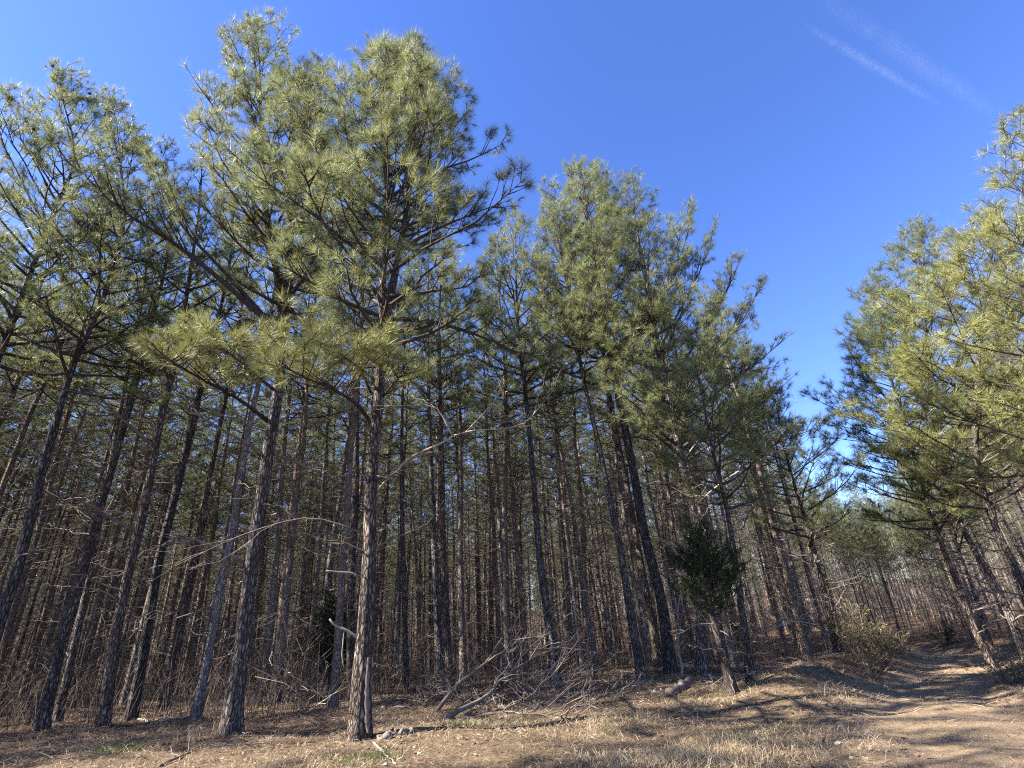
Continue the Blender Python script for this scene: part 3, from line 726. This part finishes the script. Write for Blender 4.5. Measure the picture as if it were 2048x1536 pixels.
    def named(nm, ty):
        q = N.new('GeometryNodeInputNamedAttribute'); q.data_type = ty; q.inputs['Name'].default_value = nm; return q.outputs['Attribute']
    L.new(named('which', 'INT'), ip.inputs['Instance Index']); L.new(named('turn', 'FLOAT_VECTOR'), ip.inputs['Rotation']); L.new(named('size', 'FLOAT'), ip.inputs['Scale'])
    L.new(ip.outputs[0], go.inputs[0])
    md = o.modifiers.new('pine_forest', 'NODES'); md.node_group = ng
    print('forest things', len(things), 'mass', n, 'max thing r', r[things].max())
SRC = {}
build_forest()

# ------------------------------------------------------------------ cedar beside the mound
def build_cedar():
    rng = np.random.default_rng(31)
    P0 = ground_pt(1466, 1388)
    root = thing('cedar_tree', P0, 'dark bushy evergreen cedar with a bright green tip and ragged leaning trunk', 'cedar tree')
    W = lambda a, b: on_plane(a, b, P0) - P0
    line = np.array([W(1466, 1388), W(1452, 1330), W(1438, 1280), W(1422, 1220), W(1410, 1150), W(1400, 1110), W(1392, 1066)])
    path = smooth_path(line, 20); path[0, 2] -= .15
    h = np.linspace(0, 1, 20)
    link('trunk', trunk_mesh(rng, path, .088 * (1 - h) ** .8 + .01 + .04 * np.exp(-h * 14), 14, .09).mesh('cedar_trunk', CEDAR_BARK), root)
    Ht = np.linalg.norm(np.diff(path, axis=0), axis=1).sum()
    for k in range(54):
        t = (k + rng.uniform(0, .9)) / 54; s = .47 + .52 * t
        p, _, _ = interp_path(path, s); az = k * 2.4 + rng.normal(0, .3)
        L = max(.16, (.86 * (1 - t) ** .6 * min(1, .55 + 2.2 * t)) * rng.choice([.4, .7, 1.0, 1.4]))
        wood, tufts, nd = Acc(), [], Acc()
        grow_limb(rng, limb_path(rng, p[0], az, math.radians(12 + 45 * t + rng.normal(0, 8)), L, 6, .3), .016 * (1 - t) + .006, wood, tufts, 10, .12, .6)
        P = np.concatenate([a for a, b in tufts]); A = np.concatenate([b for a, b in tufts])
        t2 = [(P, A), (P - A * .1 + rng.normal(0, .03, P.shape), nrm(A + rng.normal(0, .5, A.shape))), (P - A * .2 + rng.normal(0, .04, P.shape), nrm(A + rng.normal(0, .6, A.shape)))]
        needle_mesh(rng, t2, nd, 16, .075, .011, (5, 60))
        b = link('branch', wood.mesh('branch', LIMB), root); link('foliage', nd.mesh('foliage', CEDAR_LEAF, False), b)
    for k in range(20):
        s = rng.uniform(.1, .5); az = rng.uniform(0, 6.28); p, _, _ = interp_path(path, s); a = Acc(); e = math.radians(rng.normal(5, 18))
        dead_limb(rng, p[0], np.array([math.cos(az) * math.cos(e), math.sin(az) * math.cos(e), math.sin(e)]), rng.uniform(.4, 1.3), rng.uniform(.008, .016), a, (3, 7))
        link('dead_branch', a.mesh('dead_branch', DEAD), root)
build_cedar()

# ------------------------------------------------------------------ young hardwoods, snags, shrubs
def rod(name, label, cat, pts, r, mat, tw=4, group=None, tip=.3, seed=0, sides=7, lift=True, tl=(.15, .4)):
    """a bare stem, cane or fallen branch along a line; (px, py) lies on the ground, (px, py, d) hangs at distance d"""
    rng = np.random.default_rng(seed)
    G = [at_dist(*q) if len(q) == 3 else ground_pt(*q) for q in pts]
    P = smooth_path(np.array(G), 12); P0 = P[0].copy()
    if lift: P[:, 2] += r * .6
    P = P - P0; a = Acc()
    P[1:-1] += rng.normal(0, r * .5, (10, 3))
    a.tubes(P, np.linspace(r, max(.004, r * tip), 12), sides, cap=True)
    for j in range(tw):
        p, t, L = interp_path(P, rng.uniform(.2, .96)); sd = nrm(np.cross(t, UP)) * (1 if j % 2 else -1)
        d = nrm(t * .9 + sd * rng.uniform(.2, .8) + UP * rng.uniform(-.05, .7))[0]
        dead_limb(rng, p[0], d, L * rng.uniform(*tl), max(.005, r * .4), a, (1, 4), .05)
    o = link(name, a.mesh(name, mat)); o.location = P0
    return tag(o, label, cat, group)

rod('sapling', 'thin whitish sapling standing between the mound pine and the cedar', 'sapling', [(1364, 1350), (1356, 1290, 18.6), (1355, 1230, 18.6), (1362, 1170, 18.6), (1370, 1110, 18.7)], .04, PALE, 4, None, .3, 3, lift=False)
rod('cane', 'arching bare cane bending left in front of the tallest pine', 'cane', [(620, 1430), (606, 1402, 10.4), (586, 1376, 10.5), (558, 1360, 10.6), (510, 1353, 10.8)], .007, DEAD, 3, None, .4, 4, 5, False, (.08, .2))
rod('leaning_stick', 'pale stick leaning from the ground up against the thick scarred pine', 'stick', [(612, 1426), (655, 1395, 10.2), (700, 1371, 10.3)], .011, PALE, 2, None, .5, 5, 5, False, (.1, .25))
rod('dead_snag', 'bleached forked dead branch sticking out right of the cedar', 'dead branch', [(1498, 1352, 14.6), (1504, 1280, 14.6), (1545, 1258, 14.4), (1580, 1242, 14.2), (1640, 1250, 14.2)], .019, PALE, 6, None, .3, 6, 6, False)

def shrub(name, label, px, py, w, h, seed, leaf=SHRUBLEAF, n=26, K=10):
    rng = np.random.default_rng(seed); P0 = ground_pt(px, py); root = thing(name, P0, label, 'shrub')
    wood, nd, tufts = Acc(), Acc(), []
    for k in range(n):
        az = rng.uniform(0, 6.28); el = math.radians(rng.uniform(30, 85)); L = h * rng.uniform(.5, 1.05)
        d = np.array([math.cos(az) * math.cos(el) * w / h, math.sin(az) * math.cos(el) * w / h, math.sin(el)])
        u = np.linspace(0, 1, 6)[:, None]
        path = d * L * u + rng.normal(0, .04, (6, 3)) * u + UP * -.05
        grow_limb(rng, path, .012, wood, tufts, 9, .2, .5)
    needle_mesh(rng, tufts, nd, K, .06, .028, (20, 90))
    link('stems', wood.mesh('stems', BRUSH), root); link('leaves', nd.mesh('leaves', leaf, False), root)
shrub('shrub', 'brownish green bush on the left bank of the trail', 1775, 1340, .9, 1.2, 41, n=20, K=5)
shrub('shrub', 'low dark bush overhanging the bank where the trail dips', 1745, 1362, .8, .5, 42, n=12, K=3)
shrub('shrub', 'small thin leaved bush between trunks left of the trail', 1722, 1318, .7, 1.5, 43, SHRUBLEAF, 12, 4)
shrub('shrub', 'green bush at the far bend of the trail', 1895, 1292, .9, 1.0, 44, CEDAR_LEAF, 12, 6)
shrub('shrub', 'dry bush on the right bank beside the leaning pine', 2030, 1372, .7, .45, 45, n=12, K=3)
shrub('shrub', 'dark evergreen bush seen left of the thick scarred pine deep in the stand', 655, 1392, .9, 3.2, 46, CEDAR_LEAF, 30, 12)

# ------------------------------------------------------------------ brush pile and fallen wood
BP = 'fallen branches of the brush pile'
d0 = 13.6
pile = [('long dark fallen branch arching over the top of the brush pile', [(874, 1424), (939, 1353, 14.0), (997, 1315, 14.4), (1076, 1301, 14.7), (1178, 1300, 15.0)], .045, DEAD, 8),
        ('thick dark fallen branch slanting up through the middle of the brush pile', [(895, 1440), (946, 1412, 12.9), (1008, 1360, 13.6), (1066, 1319, 14.2), (1112, 1299, 14.6)], .05, DEAD, 8),
        ('fallen branch slanting up at the right of the brush pile', [(956, 1437), (1042, 1405, 13.4), (1110, 1360, 13.9), (1178, 1329, 14.3)], .035, DEAD, 8),
        ('fallen branch lying flat along the front of the brush pile', [(922, 1438), (1025, 1428), (1090, 1434), (1146, 1443)], .03, DEAD, 5),
        ('grey fallen branch reaching to the right end of the brush pile', [(1062, 1428), (1103, 1400, 13.6), (1185, 1395, 14.2), (1247, 1397)], .03, DEAD, 6),
        ('pale upper branch of the two lying right of the scarred pine', [(762, 1411), (837, 1397), (891, 1388, 14.2)], .03, DEAD, 4),
        ('pale lower branch of the two lying right of the scarred pine', [(764, 1416), (815, 1416), (871, 1419)], .032, DEAD, 2),
        ('short pale fork on the ground left of the brush pile', [(790, 1424), (845, 1404), (891, 1394)], .022, DEAD, 3),
        ('bare branch forking down at the right end of the brush pile', [(1185, 1395, 14.2), (1210, 1404, 13.8), (1233, 1416)], .02, DEAD, 3),
        ('thin upright branch on the left of the brush pile', [(838, 1392), (868, 1365, 14.4), (886, 1342, 14.4)], .014, DEAD, 3),
        ('tangled low branch in the heart of the brush pile', [(930, 1432), (985, 1404, 13.4), (1050, 1382, 14.0), (1130, 1372, 14.4)], .026, DEAD, 9),
        ('twiggy branch on the far side of the brush pile', [(960, 1405), (1020, 1378, 14.6), (1100, 1345, 15.0), (1160, 1345, 15.2)], .024, DEAD, 9),
        ('twiggy branch at the near foot of the brush pile', [(1000, 1440), (1045, 1416, 12.8), (1105, 1410, 13.2), (1160, 1420)], .02, DEAD, 8)]
prng = np.random.default_rng(90)
for i in range(16):
    bx, by = prng.uniform(850, 1180), prng.uniform(1385, 1436); sx = prng.uniform(40, 120) * prng.choice([-1, 1, 1]); d1 = prng.uniform(13, 15)
    kind = ['thin fallen branch tangled in the brush pile', 'dark twiggy fallen branch tangled in the brush pile'][i % 2]
    pile.append((kind, [(bx, by), (bx + sx * .5, by - prng.uniform(15, 45), d1), (bx + sx, by - prng.uniform(8, 45), d1 + .4)], prng.uniform(.011, .02), [DEAD, LIMB][i % 2], 8))
for i, (lab, pts, r, m, tw) in enumerate(pile):
    rod('fallen_branch', lab, 'fallen branch', pts, r, m, tw + 3, BP, .25, 60 + i, 6, True, (.2, .5))
rod('log', 'short grey log lying on the root mound below the leaning pine', 'log', [(1338, 1391), (1360, 1381), (1384, 1370)], .1, DEAD, 0, None, .8, 81, 10)
rod('log', 'thin log end lying left of the grey log on the mound', 'log', [(1298, 1384), (1312, 1386), (1328, 1388)], .05, DEAD, 0, None, .85, 82, 9)
rod('log', 'grey fallen pole lying beside the foot of the cedar', 'log', [(1400, 1366), (1420, 1360), (1446, 1356)], .04, DEAD, 1, None, .7, 83, 8)
rod('log', 'slab of fallen bark and wood lying right of the scarred pine', 'log', [(762, 1478), (788, 1474), (822, 1466)], .075, DEAD, 0, None, .6, 84, 9)
rod('fallen_branch', 'white stick lying in front of the scarred pine', 'fallen branch', [(747, 1486), (772, 1510), (792, 1530)], .015, PALE, 2, None, .5, 85, 5)
rod('fallen_branch', 'long thin branch lying across the straw in the lower left', 'fallen branch', [(318, 1534), (400, 1500), (480, 1490), (545, 1489)], .02, DEAD, 7, None, .35, 86, 5)
rod('fallen_branch', 'pale branch on the ground behind the left pair of pines', 'fallen branch', [(275, 1440), (310, 1446), (345, 1440), (380, 1436)], .03, PALE, 3, None, .5, 87, 6)
rod('fallen_branch', 'stick lying along the left edge of the trail', 'fallen branch', [(1640, 1405), (1690, 1425), (1745, 1445)], .022, DEAD, 3, None, .5, 88, 5)
rod('fallen_branch', 'branch lying across the far trail', 'fallen branch', [(1846, 1364), (1872, 1358), (1905, 1356)], .03, DEAD, 3, None, .5, 89, 5)

def stone(label, px, py, r, seed):
    rng = np.random.default_rng(seed); P0 = ground_pt(px, py)
    import bmesh
    bm = bmesh.new(); bmesh.ops.create_icosphere(bm, subdivisions=2, radius=r)
    ax = rng.normal(0, 1, (5, 3)); ax /= np.linalg.norm(ax, axis=1, keepdims=True)
    for v in bm.verts:
        c = np.array(v.co); k = 1 + .12 * rng.normal()
        for q in ax: k -= .16 * max(0, c @ q / r - .45) / .55
        c = c * k; v.co = (c[0], c[1], c[2] * .55)
    me = bpy.data.meshes.new('stone'); bm.to_mesh(me); bm.free(); me.materials.append(ROCK)
    o = link('stone', me, None, P0 + UP * r * .12); tag(o, label, 'stone', 'pale stones in the clearing')
stone('small pale stone in the grass in front of the cedar', 1418, 1424, .045, 1)
stone('pale stone at the near left edge of the dirt trail', 1676, 1488, .04, 2)
stone('flat pale stone in the lower foreground right of the scarred pine', 770, 1532, .045, 3)
stone('tiny pale stone on the dirt in the lower right', 1704, 1516, .028, 4)

# ------------------------------------------------------------------ ground cover
def scatter(n, seed, x0, x1, y0, y1, keep):
    rng = np.random.default_rng(seed); x = rng.uniform(x0, x1, n); y = y0 + (y1 - y0) * rng.random(n) ** 1.5
    m = keep(x, y, rng); x, y = x[m], y[m]
    return rng, np.column_stack([x, y, height(x, y)])

def lay(rng, P, acc, length, width, el=(0, 25), lift=.01):
    n = len(P); az = rng.uniform(0, 2 * math.pi, n); e = np.radians(rng.uniform(*el, n))
    d = np.column_stack([np.cos(az) * np.cos(e), np.sin(az) * np.cos(e), np.sin(e)]); l = length * rng.uniform(.5, 1.3, (n, 1))
    w = nrm(np.cross(d, nrm(rng.normal(0, .5, (n, 3)) + UP))) * width * .5
    b = P + UP * rng.uniform(0, lift, (n, 1)); acc.tris(b - w, b + w, b + d * l)

def blades(rng, P, acc, length, width, lean=.5):
    n = len(P); d = nrm(np.column_stack([rng.normal(0, lean, (n, 2)), np.ones(n)])); l = length * rng.uniform(.45, 1.3, (n, 1))
    w = nrm(np.cross(d, rng.normal(0, 1, (n, 3)))) * width * .5
    bend = np.column_stack([rng.normal(0, .4, (n, 2)), np.full(n, -.25)])
    mid = P + d * l * .55; tip = P + d * l + bend * l * .5
    V = np.concatenate([P - w, P + w, mid + w * .7, mid - w * .7, tip]); i = np.arange(n)
    acc.raw(V, np.stack([i, i + n, i + 2 * n, i + 3 * n], -1), np.stack([i + 3 * n, i + 2 * n, i + 4 * n], -1))

def patch(x, y, s, ph):
    return np.sin(x * s + ph) * np.sin(y * s * 1.3 + ph * 2.1) + .6 * np.sin(x * s * 2.3 - y * s * 1.7 + ph)

a = Acc(); rng, P = scatter(235000, 71, -17, 21, 6, 27, lambda x, y, r: ((trail_info(x, y)[0] > .9 + r.random(len(x)) * 1.3) | (r.random(len(x)) < .2)))
dd = np.hypot(P[:, 0], P[:, 1])
for lo, hi, ln, wd in ((0, 9, .1, .0042), (9, 12, .13, .0058), (12, 17, .16, .0075), (17, 99, .19, .0105)):
    lay(rng, P[(dd >= lo) & (dd < hi)], a, ln, wd, (0, 28), .035)
tag(link('pine_straw', a.mesh('pine_straw', STRAW, False)), 'fallen brown pine straw covering the forest floor', 'pine straw', None, 'stuff')
a = Acc()
def kd(x, y, r):
    d, s, g = trail_info(x, y)
    cl = (y < front(x) - .8)
    return cl & (d > 1.2) & (patch(x, y, .9, 1.0) + r.normal(0, .5, len(x)) > .1) & ((x > -4) | (r.random(len(x)) < .3))
rng, P = scatter(60000, 72, -14, 12, 6, 20, kd); blades(rng, P, a, .13, .007, .9)
c = ground_pt(1420, 1520); rng2 = np.random.default_rng(8)
for cx, cy, sx, sy, k, hh in ((c[0], c[1], .95, .5, 2600, .16), (c[0] - .9, c[1] + .1, .7, .45, 900, .11), (c[0] + .3, c[1] + .6, .5, .3, 400, .15)):
    x = rng2.normal(cx, sx * .6, k); y = rng2.normal(cy, sy * .6, k); blades(rng2, np.column_stack([x, y, height(x, y)]), a, hh, .0065, .6)
for px, py in ((1190, 1465), (1290, 1440), (1460, 1500), (1415, 1495), (1420, 1490), (430, 1470), (330, 1490), (385, 1495), (60, 1500), (150, 1480), (1640, 1395), (1660, 1390), (1835, 1372), (1790, 1385)):
    q = ground_pt(px, py); k = 26; x = rng2.normal(q[0], .08, k); y = rng2.normal(q[1], .08, k); blades(rng2, np.column_stack([x, y, height(x, y)]), a, .33, .006, .2)
tag(link('dry_grass', a.mesh('dry_grass', DRY, False)), 'dry straw coloured grass in the clearing', 'dry grass', None, 'stuff')
a = Acc()
def kg(x, y, r):
    d, s, g = trail_info(x, y)
    return (y < front(x) - .5) & (d > 1.5) & (patch(x, y, 1.1, 4.0) + r.normal(0, .35, len(x)) > .85) & ((x > -1) | (patch(x, y, 1.6, 2.) > 1.05))
rng, P = scatter(70000, 73, -12, 9, 6, 19, kg); blades(rng, P, a, .075, .007, .7)
for px, py, k in ((215, 1505, 160), (260, 1495, 160), (740, 1515, 140), (930, 1450, 120), (700, 1528, 80)):
    q = ground_pt(px, py); x = rng2.normal(q[0], .22, k); y = rng2.normal(q[1], .15, k); blades(rng2, np.column_stack([x, y, height(x, y)]), a, .11, .01, .7)
tag(link('green_grass', a.mesh('green_grass', GREEN, False)), 'short green grass sprouting in patches of the clearing', 'green grass', None, 'stuff')
a = Acc(); rng, P = scatter(15000, 74, -17, 18, 6, 26, lambda x, y, r: trail_info(x, y)[0] > .9)
q = rng.random(len(P)); lay(rng, P[q < .6], a, .05, .03, (-5, 30), .02); lay(rng, P[q >= .6], a, .08, .05, (-5, 35), .02)
tag(link('leaf_litter', a.mesh('leaf_litter', LEAF, False)), 'scattered pale dead leaves on the ground', 'dead leaves', None, 'stuff')
a = Acc(); rng, P = scatter(2600, 75, -17, 18, 7, 26, lambda x, y, r: (trail_info(x, y)[0] > 1.6) & (y > front(x) - 4.5))
n = len(P); az = rng.uniform(0, 6.28, n); d = np.column_stack([np.cos(az), np.sin(az), rng.uniform(-.02, .35, n)]) * rng.uniform(.15, .7, (n, 1))
a.tubes(np.stack([P + UP * .01, P + d * .5 + rng.normal(0, .03, (n, 3)) + UP * .02, P + d + UP * .02], 1), np.tile([.008, .006, .003], (n, 1)) * rng.uniform(.6, 1.4, (n, 1)), 3)
tag(link('twig_litter', a.mesh('twig_litter', DEAD)), 'thin fallen twigs littering the forest edge', 'twigs', None, 'stuff')

# thicket of bare brown stems under the pines
def undergrowth():
    a = Acc(); rng = np.random.default_rng(76); N = 14500
    az = np.radians(rng.uniform(-56, 52, N)); r = 12 + 34 * rng.random(N) ** 1.3
    x, y = np.sin(az) * r, np.cos(az) * r
    dt, sd, sg = trail_info(x, y)
    keep = (y > front(x) + rng.uniform(-.6, 1.5, N)) & (dt > 2.3) & (rng.random(N) < np.where(x < -1, .85, .5))
    x, y = x[keep], y[keep]; n = len(x); P = np.column_stack([x, y, height(x, y) - .03])
    h = rng.uniform(.4, 1.0, n) * rng.choice([.9, 1.6, 2.6, 3.4], n, p=[.4, .35, .18, .07])
    u = np.linspace(0, 1, 5)
    lean = rng.normal(0, .16, (n, 2)); bend = rng.normal(0, .22, (n, 2))
    S = np.empty((n, 5, 3))
    for i, t in enumerate(u):
        S[:, i, :2] = P[:, :2] + (lean * t + bend * t * t) * h[:, None] + rng.normal(0, .012, (n, 2)) * (i > 0)
        S[:, i, 2] = P[:, 2] + h * t * (1 - .12 * t)
    rr = rng.uniform(.005, .012, (n, 1)) * (h[:, None] / 1.4) ** .4
    a.tubes(S, rr * np.linspace(1, .35, 5)[None], 3)
    for k in range(3):
        t = rng.uniform(.3, .95, n); i = np.clip((t * 4).astype(int), 0, 3); f = (t * 4 - i)[:, None]
        q = S[np.arange(n), i] * (1 - f) + S[np.arange(n), i + 1] * f
        z = rng.uniform(0, 6.28, n); d = np.column_stack([np.cos(z), np.sin(z), rng.uniform(.1, 1.1, n)]) * (h * rng.uniform(.12, .34, n))[:, None]
        a.tubes(np.stack([q, q + d * .5 + rng.normal(0, .02, (n, 3)), q + d], 1), rr * np.array([[.6, .5, .3]]), 3)
    tag(link('undergrowth', a.mesh('undergrowth', BRUSH)), 'thicket of thin bare brown stems under the pines', 'undergrowth', None, 'stuff')
undergrowth()

# ------------------------------------------------------------------ contrails, far up and of air
def contrail(label, p0, p1, wpx, dens, seed):
    alt = 3000.0; rng = np.random.default_rng(seed)
    def up(px, py): d = ray(px, py); return np.array([0, 0, EYE]) + d * (alt / d[2])
    A, B = up(*p0), up(*p1); L = np.linalg.norm(B - A); dist = np.linalg.norm((A + B) / 2)
    r = wpx / FPX * dist * .5
    n = 40; u = np.linspace(0, 1, n); X = np.column_stack([u * L, u * 0, u * 0])
    acc = Acc(); acc.tubes(X, r * (.35 + .65 * np.sin(math.pi * u) ** .6), 12, cap=True)
    m = bpy.data.materials.new('contrail_vapour'); m.use_nodes = True; nt = m.node_tree; n_, l_ = nt.nodes, nt.links
    n_.remove(n_['Principled BSDF'])
    v = n_.new('ShaderNodeVolumePrincipled'); v.inputs['Color'].default_value = (.6, .6, .6, 1)
    tc = n_.new('ShaderNodeTexCoord'); sx = n_.new('ShaderNodeSeparateXYZ'); l_.new(tc.outputs['Object'], sx.inputs[0])
    def mth(op, a, b=None, clamp=False):
        q = n_.new('ShaderNodeMath'); q.operation = op; q.use_clamp = clamp
        for i, x in enumerate((a, b)):
            if x is None: continue
            if isinstance(x, (int, float)): q.inputs[i].default_value = x
            else: l_.new(x, q.inputs[i])
        return q.outputs[0]
    rad = mth('DIVIDE', mth('SQRT', mth('ADD', mth('POWER', mth('ABSOLUTE', sx.outputs[1]), 2), mth('POWER', mth('ABSOLUTE', sx.outputs[2]), 2))), r)
    edge = mth('POWER', mth('SUBTRACT', 1, rad, True), 1.3)
    ends = mth('POWER', mth('SINE', mth('MULTIPLY', sx.outputs[0], math.pi / L)), .8)
    mp = n_.new('ShaderNodeMapping'); mp.inputs['Scale'].default_value = (1.1 / r, .5 / r, .5 / r); l_.new(tc.outputs['Object'], mp.inputs[0])
    nz = n_.new('ShaderNodeTexNoise'); nz.inputs['Scale'].default_value = 1; nz.inputs['Detail'].default_value = 4; nz.inputs['Roughness'].default_value = .6; nz.inputs['Distortion'].default_value = .6
    l_.new(mp.outputs[0], nz.inputs['Vector'])
    mr = n_.new('ShaderNodeMapRange'); mr.inputs['From Min'].default_value = .32; mr.inputs['From Max'].default_value = .7; mr.inputs['To Max'].default_value = dens / r; l_.new(nz.outputs['Fac'], mr.inputs['Value'])
    l_.new(mth('MULTIPLY', mth('MULTIPLY', mr.outputs[0], edge), ends), v.inputs['Density']); l_.new(v.outputs[0], n_['Material Output'].inputs['Volume'])
    o = link('contrail', acc.mesh('contrail', m), None, A); tag(o, label, 'contrail', 'contrails in the blue sky')
    o.rotation_euler = Vector(B - A).to_track_quat('X', 'Z').to_euler()
contrail('shorter brighter contrail, lower of the two in the upper right sky', (1600, 45), (1885, 212), 18, .1, 1)
contrail('long faint contrail, upper of the two in the upper right sky', (1610, -25), (2020, 245), 34, .055, 2)
tris = sum(sum(max(0, len(p.vertices) - 2) for p in ()) or (len(m.loops) - 2 * len(m.polygons)) for m in bpy.data.meshes)
print('TRIS', tris, 'OBJECTS', len(bpy.data.objects))
